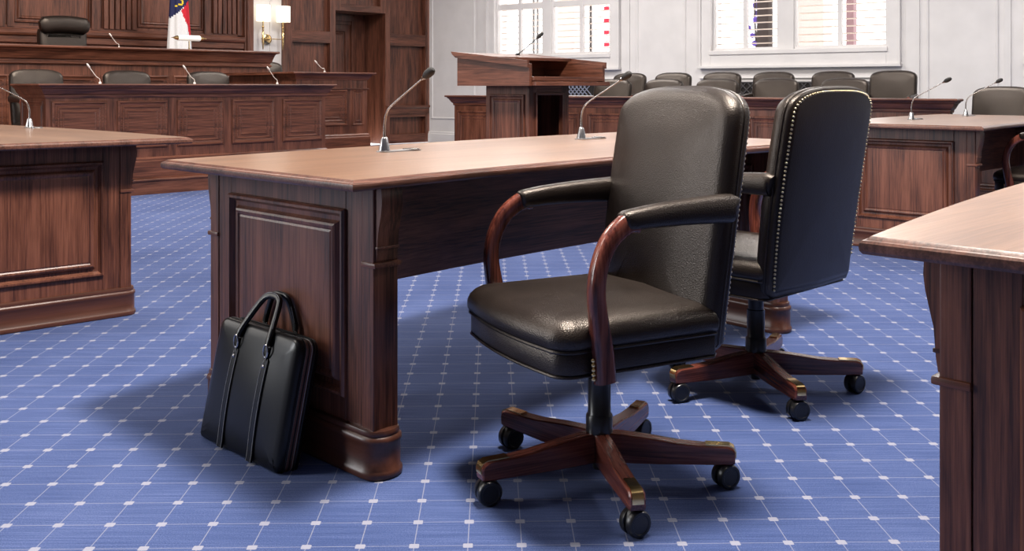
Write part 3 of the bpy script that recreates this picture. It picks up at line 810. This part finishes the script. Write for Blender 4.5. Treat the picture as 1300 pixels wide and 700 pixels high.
# clerk chairs behind the bench, witness chair
for i, (u, dd_) in enumerate(((58, 10.0), (174, 10.1), (278, 10.1))):
    copy_tree(chair, wf(tt(u, dd_), dd_, ZP + (.03, .03, .03)[i]), A45, 'dark leather clerk chair behind the long bench, %s of three' % ('leftmost', 'middle', 'rightmost')[i], 'clerk chairs')
copy_tree(chair, wf(7.25, 11.9, .35), A45 + R(-4), 'dark leather chair half hidden behind the right end of the high judge bench')
tag(obj('side_platform', B(0, 1.0, 0, 1.4, ZP, .35), wood_x, None, wf(6.83, 11.2), A45, smooth=0), 'small wooden platform right of the judge bench', 'platform')
# judge chair with roll headrest
dj = 12.25; tj = tt(87, dj)
jc = thing('judge_chair', 'high-backed leather judge chair with rolled headrest behind the high bench', 'chair', wf(tj, dj, .65), A45)
jo = [(-.25, .45), (.25, .45), (.27, .6), (.285, .9), (.285, 1.0), (.27, 1.05), (-.27, 1.05), (-.285, 1.0), (-.285, .9), (-.27, .6)]
bm = ringset(bmesh.new(), [[(q.x, y + .1 * (q.y - .45), q.y) for q in offset_path(jo, o, True)] for o, y in ((-.02, .20), (0, .19), (0, .12), (-.01, .10), (-.04, .085), (-.10, .08))])
obj('backrest', bm, leather, jc, smooth=50)
hr = []
for i in range(13):
    x = -.29 + .58 * i / 12; e = min(1, (1 - abs(x) / .292) * 7 + .35); hr.append((x, .125 + .0 * x, 1.085 + .03 * (1 - (x / .29) ** 2)))
obj('headrest', tube(bmesh.new(), hr, [(.105 * min(1, .55 + (1 - abs(-1 + i / 6)) * 3), .075 * min(1, .55 + (1 - abs(-1 + i / 6)) * 3)) for i in range(13)], 16, side=(0, 0, 1), sq=2.6), leather, jc)
obj('seat', dome(bmesh.new(), seat_outline(.28, -.30, .16), [(-.02, .38), (0, .39), (0, .46), (-.02, .48)], .03, 0, (0, -.05)), leather, jc)
for s in (-1, 1):
    obj('arm', tube(bmesh.new(), smooth_pts([(s * .29, .12, .68), (s * .30, -.1, .69), (s * .30, -.2, .66), (s * .29, -.2, .45)], 4), (.03, .025), 12, sq=3), leather, jc)
obj('column', lathe(bmesh.new(), [(.03, .07), (.03, .38)], 16), black_metal, jc)
for k in range(5):
    obj('leg', tube(bmesh.new(), [(0, 0, .09), (.3 * math.cos(k * 1.2566), .3 * math.sin(k * 1.2566), .03)], (.02, .03), 8, sq=3), wood_red_x, jc)

# slim microphones on the benches (white heads, thin stems)
pale = plain('pale_mic', (.75, .70, .66), .4)
def slim(loc, rz, label, ln_=.19, lean=.10):
    m = thing('slim_microphone', label, 'microphone', loc, rz, 'slim bench microphones')
    obj('foot', lathe(bmesh.new(), [(.012, 0), (.012, .012), (.006, .02)], 12), pale, m)
    pts = smooth_pts([(0, 0, .015), (-.004, 0, .045), (-lean * .4, 0, ln_ * .42), (-lean, 0, ln_ * .86)], 4)
    obj('stem', tube(bmesh.new(), pts,   .0032, 8, side=(0, 1, 0)), pale, m)
    d = (Vector(pts[-1]) - Vector(pts[-2])).normalized(); p = Vector(pts[-1])
    obj('head', tube(bmesh.new(), [p, p + d * .01, p + d * .04, p + d * .052], [.004, .009, .0085, .004], 12, side=(0, 1, 0)), pale, m)
    return m
for i, u in enumerate((127, 247, 352)):
    slim(wf(tt(u, DB + .12), DB + .12, 1.025), A45, 'thin pale microphone on the clerk bench, %s' % ('between the left and middle chairs', 'between the middle and right chairs', 'near its right end')[i], .165, .09)
slim(wf(tt(412, DX + .15), DX + .15, 1.166), A45, 'thin pale microphone on top of the witness box', .12, .10)
slim(wf(tt(151, DA + .2), DA + .2, 1.452), A45, 'thin pale microphone on the high judge bench', .15, .085)

# desk lamp, flag, sconce
lmx = thing('desk_lamp', 'white tube-shaded banker lamp with brass ends on the high bench', 'lamp', wf(tt(240, 11.6), 11.6, 1.452), A45)
obj('base', lathe(bmesh.new(), [(.06, 0), (.06, .01), (.015, .02), (.008, .03)], 20), brass, lmx)
obj('stem', lathe(bmesh.new(), [(.007, .025), (.006, .13)], 12), brass, lmx)
obj('shade', tube(bmesh.new(), [(-.15, 0, .158), (-.14, 0, .158), (.14, 0, .158), (.15, 0, .158)], [.028, .036, .036, .028], 20, side=(0, 0, 1)), tube_mat, lmx)
for s in (-1, 1):
    obj('end_cap', tube(bmesh.new(), [(s * .15, 0, .158), (s * .175, 0, .158), (s * .21, 0, .158), (s * .235, 0, .158)], [.030, .024, .007, .003], 14, side=(0, 0, 1)), brass, lmx)
df = 12.9; tf = tt(226.5, df)
fl = thing('flag', 'draped navy, red and white flag on a pole behind the high bench', 'flag', wf(tf, df, .65), A45)
bm = bmesh.new(); nu, nv = 72, 90
z0, z1 = .12, 2.15
def fpos(i, j):
    a = 2 * PI * i / nu; s = j / nv; z = z0 + (z1 - z0) * s
    rr = .20 - .115 * s ** 1.1
    fold = 1 + .13 * math.cos(7 * a + 2 * s) * (1 - .3 * s)
    return (rr * fold * math.cos(a) + .02 * (1 - s), .6 * rr * fold * math.sin(a), z)
vs = [[bm.verts.new(fpos(i, j)) for i in range(nu)] for j in range(nv + 1)]
def hcut(x, z):   # region of the cloth at height z (metres above the dais floor), x across
    # measured on the photograph and expressed on the cloth
    zw = z + .65
    zn = 1.98 + 1.25 * x if x < -.02 else 1.955 + 1.1 * (x + .02) * 1.0
    zred = 2.06 - 2.2 * max(0, x + .00)
    if x > -.01 and zw < 2.06 + 1.15 * x and zw > 2.06 - 2.3 * (x + .01): return 2
    if zw > 2.07 + .9 * x: return 1
    return 0
for j in range(nv):
    for i in range(nu):
        f = bm.faces.new((vs[j][i], vs[j][(i + 1) % nu], vs[j + 1][(i + 1) % nu], vs[j + 1][i]))
        c = f.calc_center_median()
        f.material_index = hcut(c.x - .01, c.z)
        if f.material_index == 1 and c.y < 0:
            ex, ez = c.x + .02, c.z + .65 - 2.17
            q = math.hypot(ex, ez)
            if (.035 < q < .055 and ex > -.02) or (abs(ex + .045) < .01 and -.08 < ez < -.05): f.material_index = 3
bm.faces.new(vs[-1])
obj('cloth', bm, [flag_white, flag_navy, flag_red, flag_yellow], fl, smooth=70)
obj('pole', lathe(bmesh.new(), [(.013, 0), (.013, 2.5), (.03, 2.53), (.005, 2.62)], 14), brass, fl)
obj('pole_base', lathe(bmesh.new(), [(.11, 0), (.11, .02), (.06, .05), (.02, .08)], 24), brass, fl)

# sconce: arms run along the wall, shades above
dsn = DW + .16; ts = tt(341, DW + .1)
sc = thing('wall_sconce', 'brass two-arm wall sconce with two glowing white shades on pale strip', 'wall lamp', wf(ts, dsn, 1.75), A45)
bm = tube(bmesh.new(), [(0, .0, 0), (0, -.02, 0), (0, -.03, 0)], [.08, .08, .06], 24)
obj('back_plate', bm, brass, sc)
obj('cross_arm', tube(bmesh.new(), [(-.17, -.12, 0), (.24, -.12, 0)], .007, 10, side=(0, 0, 1)), brass, sc)
obj('stub', tube(bmesh.new(), [(0, -.02, 0), (0, -.12, 0)], [.02, .014], 12), brass, sc)
for s, xx in ((-1, -.135), (1, .225)):
    obj('candle_arm', lathe(bmesh.new(), [(.004, -.17), (.009, -.15), (.014, -.05), (.012, 0), (.020, .10), (.010, .115), (.016, .14), (.011, .155), (.02, .19), (.011, .2), (.011, .28)], 12, (xx, -.12, 0)), brass, sc)
    bm = bmesh.new(); rg = []
    for r, z in ((.112, .275), (.112, .53)):
        rg.append([(xx + r * math.cos(2 * PI * i / 28), -.13 + r * .85 * math.sin(2 * PI * i / 28), z) for i in range(28)])
    ringset(bm, rg)
    obj('shade', bm, shade_mat, sc)

# ------------------------------------------------------------------ lectern
lt, ld = 4.318, 4.168
lec = thing('lectern', 'wooden lectern with slanted top and open shelf behind the central desk', 'lectern', wf(lt, ld), A45)
TW, TD = .72, .66; ZB = 1.005
def side(x):
    bm = bmesh.new(); pr = [(0, ZB), (TD, ZB), (TD, 1.212), (0, 1.140)]
    ringset(bm, [[(x + a, y, z) for y, z in pr] for a in (0, .022)]); return bm
obj('side_board', side(0), wood_y, lec, smooth=0); obj('side_board', side(TW - .022), wood_y, lec, smooth=0)
obj('bottom_board', B(.022, TW - .022, .02, TD - .02, ZB, ZB + .02), wood_x, lec, smooth=0)
obj('shelf_lip', B(.022, TW + .012, -.035, .05, ZB, ZB + .026, bev=.003), wood_x, lec, smooth=0)
obj('shelf_lip', B(.022, TW - .022, -.018, .05, ZB + .031, ZB + .057, bev=.003), wood_x, lec, smooth=0)
obj('back_board', B(.022, TW - .022, .52, .54, ZB + .02, 1.19), wood_x, lec, smooth=0)
bm = bmesh.new(); sl = .072 / .66
pr = [(.30, 1.140 + .30 * sl), (TD + .03, 1.212 + .003), (TD + .035, 1.228), (.30, 1.158 + .30 * sl)]
ringset(bm, [[(a, y, z) for y, z in pr] for a in (-.0, TW)])
obj('reading_board', bm, wood_x, lec, smooth=0)
def edge_strip(x0, x1):
    bm = bmesh.new(); pr = [(0, 1.118), (TD, 1.190), (TD + .035, 1.215), (TD + .045, 1.232), (0, 1.160)]
    ringset(bm, [[(a, y, z) for y, z in pr] for a in (x0, x1)]); return bm
obj('edge_moulding', edge_strip(-.018, 0), wood_y, lec, smooth=0); obj('edge_moulding', edge_strip(TW, TW + .018), wood_y, lec, smooth=0)
e = .12; BW, BD = .375, .39
obj('side_wall', B(e, e + .025, e, e + BD, 0, ZB), wood_z, lec, smooth=0)
obj('side_wall', B(e + BW - .025, e + BW, e, e + BD, 0, ZB), wood_z, lec, smooth=0)
obj('back_wall', B(e + .025, e + BW - .025, e + BD - .02, e + BD, 0, ZB), wood_z, lec, smooth=0)
obj('inner_shelf', B(e + .025, e + BW - .025, e + .02, e + BD - .02, .42, .44), wood_x, lec, smooth=0)
obj('door_frame', B(e + .025, e + .07, e, e + .025, 0, ZB, bev=.003), wood_z, lec, smooth=0)
obj('door_frame', B(e + BW - .07, e + BW - .025, e, e + .025, 0, ZB, bev=.003), wood_z, lec, smooth=0)
obj('door_frame', B(e + .07, e + BW - .07, e, e + .025, .945, ZB, bev=.003), wood_x, lec, smooth=0)
obj('door_frame', B(e + .07, e + BW - .07, e, e + .025, 0, .12, bev=.003), wood_x, lec, smooth=0)
for o_ in ((e + .055, e + .07), (e + BW - .07, e + BW - .055)):
    obj('bead', B(*o_, e - .01, e, .12, .955, bev=.003), wood_z, lec, smooth=0)
obj('bead', B(e + .055, e + BW - .055, e - .01, e, .945, .962, bev=.003), wood_x, lec, smooth=0)
raised(lec, (e, e + BD - .035, .15), BD - .07, .80, rz=-PI / 2, scale=.85)
obj('plinth', sweep(bmesh.new(), [(e, e), (e + BW, e), (e + BW, e + BD), (e, e + BD)], [(0, .1), (.015, .09), (.02, .0)], closed=True), wood_x, lec, smooth=0)
lm = thing('lectern_microphone', 'thin dark microphone rising from the top of the lectern', 'microphone', wf(lt + .405, ld + .50, 1.2130), 0)
obj('foot', lathe(bmesh.new(), [(.016, 0), (.016, .008), (.007, .014)], 14), black_metal, lm, smooth=40)
obj('stem', tube(bmesh.new(), smooth_pts([(0, 0, .008), (.02, 0, .02), (.08, 0, .07), (.135, 0, .118)], 4), .0035, 8, side=(0, 1, 0)), black_metal, lm)
obj('head', tube(bmesh.new(), [(.130, 0, .114), (.137, 0, .120), (.150, 0, .132), (.165, 0, .146), (.172, 0, .152)], [.006, .011, .013, .011, .004], 14, side=(0, 1, 0)), mic_foam, lm)

# ------------------------------------------------------------------ briefcase
fe = (N_ - L_).normalized(); ang = math.atan2(fe.y, fe.x)
inw = Vector((-fe.y, fe.x))
Qw = N_ + inw * .13 - fe * .088
bc = Qw - inw * .156
b0 = Vector((-.878, 2.757)); b1 = Vector((-.5936, 2.507))
mid = (b0 + b1) / 2
off = (mid - Qw).dot(inw); along = (mid - Qw).dot(fe)
cen = Qw + fe * along + inw * (-.150)
bag = thing('briefcase', 'black leather briefcase leaning against the end of the central desk', 'briefcase', (cen.x, cen.y, .0), ang)
bag.rotation_euler = (R(-12.5), 0, ang)
bag.location = (cen.x - .026 * fe.x - .010 * inw.x, cen.y - .026 * fe.y - .010 * inw.y, .0)
BWd, BH, BT = .405, .345, .078
def rrect(hw, z0, z1, rb, rt, n=5):
    pts = []
    for cx_, cz_, r, a0 in ((hw - rb, z0 + rb, rb, -PI / 2), (hw - rt, z1 - rt, rt, 0), (-hw + rt, z1 - rt, rt, PI / 2), (-hw + rb, z0 + rb, rb, PI)):
        for i in range(n + 1): a = a0 + PI / 2 * i / n; pts.append((cx_ + r * math.cos(a), cz_ + r * math.sin(a)))
    # densify the straight runs
    out = []
    for i, p in enumerate(pts):
        q = pts[(i + 1) % len(pts)]; out.append(p)
        dd_ = math.hypot(q[0] - p[0], q[1] - p[1]); k = int(dd_ / .04)
        for j in range(1, k): out.append((p[0] + (q[0] - p[0]) * j / k, p[1] + (q[1] - p[1]) * j / k))
    return out
ol = rrect(BWd / 2, .004, BH, .018, .035)
def shell(y_sign, y_base, th, bulge):
    rings = [[(q.x, y_base + y_sign * h, q.y) for q in offset_path(ol, o, True)] for o, h in ((-.006, 0), (0, .003), (0, th * .55), (-.004, th * .85), (-.012, th), (-.03, th + .003))]
    last = offset_path(ol, -.03, True)
    for i in range(1, 7): s = 1 - i / 6.4; rings.append([(q.x * s, y_base + y_sign * (th + .003 + bulge * max(0, 1 - (q.x * s / .1725) ** 2) * max(0, 1 - ((q.y - .17) * s / .145) ** 2)), .17 + (q.y - .17) * s) for q in last])
    return ringset(bmesh.new(), rings)
obj('front_shell', shell(-1, .022, .022, .010), bag_leather, bag, smooth=60)
obj('back_shell', shell(1, .052, .018, .002), bag_leather, bag, smooth=60)
rg = [[(q.x, y, q.y) for q in offset_path(ol, o, True)] for o, y in ((-.010, .020), (-.004, .023), (-.003, .037), (-.004, .051), (-.010, .054))]
obj('zip_band', ringset(bmesh.new(), rg), zip_brown, bag, smooth=30)
def loop_line(y, o, r, name, mat):
    p = [(q.x, y, q.y) for q in offset_path(ol, o, True)]; return obj(name, tube(bmesh.new(), p + [p[0]], r, 6, side=(0, 1, 0)), mat, bag)
loop_line(.022, -.0005, .003, 'welt', bag_leather); loop_line(.052, -.0005, .003, 'welt', bag_leather)
loop_line(.0275, -.0035, .0007, 'stitch_line', stitch); loop_line(.0465, -.0035, .0007, 'stitch_line', stitch)
obj('zip', ringset(bmesh.new(), [[(q.x, y, q.y) for q in offset_path(ol, o, True)] for o, y in ((-.007, .0345), (-.0015, .035), (-.0015, .039), (-.007, .0395))]), black_metal, bag, smooth=30)
tab = rrect(.006, 0, .17, .004, .004)
def yfront(x, z):
    return .022 - .025 - .010 * max(0, 1 - (x / .1725) ** 2) * max(0, 1 - ((z - .17) / .145) ** 2)
for xs in (-.076, .076):
    zs = [.006 + .262 * i / 12 for i in range(13)]
    rings = []
    for z in zs:
        y = yfront(xs, z) - .0005
        rings.append([(xs - .0135, y + .002, z), (xs - .013, y - .003, z), (xs + .013, y - .003, z), (xs + .0135, y + .002, z)])
    z = .276; y = yfront(xs, z)
    rings.append([(xs - .007, y + .002, z), (xs - .006, y - .003, z), (xs + .006, y - .003, z), (xs + .007, y + .002, z)])
    st = obj('strap', ringset(bmesh.new(), rings), bag_leather, bag, smooth=30)
    for s in (-1, 1):
        pts = [(xs + s * .0105, yfront(xs, z) - .0042, z) for z in zs[:-1]] + [(xs + s * .006, yfront(xs, .27) - .0042, .268)]
        obj('stitch_line', tube(bmesh.new(), pts, .0005, 5), stitch, st)
    bm = bmesh.new(); v = bmesh.ops.create_icosphere(bm, subdivisions=2, radius=.0055)['verts']; bmesh.ops.scale(bm, vec=(1, .5, 1), verts=v); bmesh.ops.translate(bm, verts=v, vec=(xs, yfront(xs, .25) - .005, .252))
    obj('rivet', bm, chrome, st)
    # ring and tab
    pts = [(xs + .0105 * math.cos(a) * (1 if math.sin(a) < .5 else 1.0), yfront(xs, .29) - .009 - .003 * math.sin(a), .292 + .017 * math.sin(a)) for a in [2 * PI * i / 16 for i in range(17)]]
    obj('buckle_ring', tube(bmesh.new(), pts, .0028, 8, side=(0, 1, 0)), chrome, bag)
    obj('loop_tab', tube(bmesh.new(), [(xs, yfront(xs, .27) - .004, .262), (xs, -.010, .280), (xs, -.009, .302)], (.0055, .0025), 8, sq=3), bag_leather, bag)
    obj('rear_tab', ringset(bmesh.new(), [[(xs - .016, y, .30), (xs + .016, y, .30), (xs + .009, y, .345), (xs, y, .352), (xs - .009, y, .345)] for y in (.066, .072)]), bag_leather, bag, smooth=30)
    pts = [(xs + .009 * math.cos(a), .069, .350 + .011 * math.sin(a)) for a in [2 * PI * i / 14 for i in range(15)]]
    obj('buckle_ring', tube(bmesh.new(), pts, .0018, 8, side=(0, 1, 0)), chrome, bag)
def handle(y0, y1, zb, zt, w0, name='handle'):
    L1 = [(-w0, 0, 0), (-w0 + .003, .10, .16), (-w0 + .016, .45, .50), (-w0 + .034, .85, .86), (-w0 + .052, .97, .975), (-.0, 1, 1)]
    L1 += [(-x, a, c) for x, a, c in L1[-2::-1]]
    pts = smooth_pts([(x, y0 + (y1 - y0) * a, zb + (zt - zb) * c) for x, a, c in L1], 5)
    h = obj(name, tube(bmesh.new(), pts, (.0068, .0100), 14, side=(0, 1, 0), sq=2.6), bag_leather, bag)
    n_p = len(pts); ctr = Vector((0, y0, zb + .03)); st_ = []
    for p in pts:
        o = (p - ctr); o.y = 0; o.normalize(); st_.append(p + o * .0075 + Vector((0, -.0048, 0)))
    obj('stitch_line', tube(bmesh.new(), st_, .0006, 5, side=(0, 1, 0)), stitch, h)
handle(-.012, .030, .306, .432, .076)
handle(.068, .050, .350, .436, .076)

# ------------------------------------------------------------------ outside the windows
def outside(name, label, cat, u, D, shape, mat):
    k, _ = k_at(u, D); o = obj(name, shape, mat, None, ww(k, D), WA); return tag(o, label, cat)
outside('garden_post', 'dark square post standing outside the right window', 'post', 971, -2.2, B(-.10, .10, -.1, .1, 0, 4.5, bev=.01), ext_dark)
v_ = thing('flowering_vine', 'purple flowers beside the dark post outside the right window', 'plant', ww(k_at(960, -2.6)[0], -2.6), WA)
bm = tube(bmesh.new(), [(0, 0, 0), (.03, 0, 1.2), (-.03, 0, 2.2), (.02, 0, 3.2)], .02, 6); obj('stem', bm, ext_dark, v_)
for i in range(14):
    bm = bmesh.new(); bmesh.ops.create_icosphere(bm, subdivisions=1, radius=.05 + .03 * random.random()); obj('blossom', bm, ext_purple, v_, (random.uniform(-.12, .06), random.uniform(-.1, .1), 1.6 + i * .13))
outside('stone_pillar', 'pale stone pillar outside, behind the right half of the right window', 'pillar', 1030, -2.6, B(-.28, .28, -.2, .2, 0, 4.5, bev=.02), ext_stone)
outside('brick_pier', 'narrow brownish pier outside, beside the last mullion of the right window', 'pier', 1081, -2.0, B(-.06, .06, -.08, .08, 0, 4.5, bev=.01), plain('exterior_brick', (.25, .15, .16), .8))
outside('thin_pole', 'thin dark pole outside the left window, left one of two', 'pole', 677.5, -2.2, B(-.018, .018, -.018, .018, 0, 4.5), ext_dark)
outside('thin_pole', 'thin dark pole outside the left window, right one of two', 'pole', 682.5, -2.2, B(-.018, .018, -.018, .018, 0, 4.5), ext_dark)
outside('thin_pole', 'thin reddish pole outside the right half of the left window', 'pole', 750, -2.2, B(-.022, .022, -.022, .022, 0, 4.5), ext_dark)
outside('stone_pillar', 'pale stone pillar outside the left window', 'pillar', 725, -3, B(-.22, .22, -.2, .2, 0, 4.5, bev=.02), ext_stone)
rl = thing('red_pennant_string', 'string of small red pennants hanging outside the left window', 'pennants', ww(k_at(770, -1.8)[0], -1.8, 1.2), WA)
obj('cord', B(-.004, .004, -.004, .004, 0, 2.4), stitch, rl)
for i in range(9): obj('pennant', B(-.06, .06, -.01, .01, .30 + i * .215, .37 + i * .215, bev=.003), ext_red, rl)
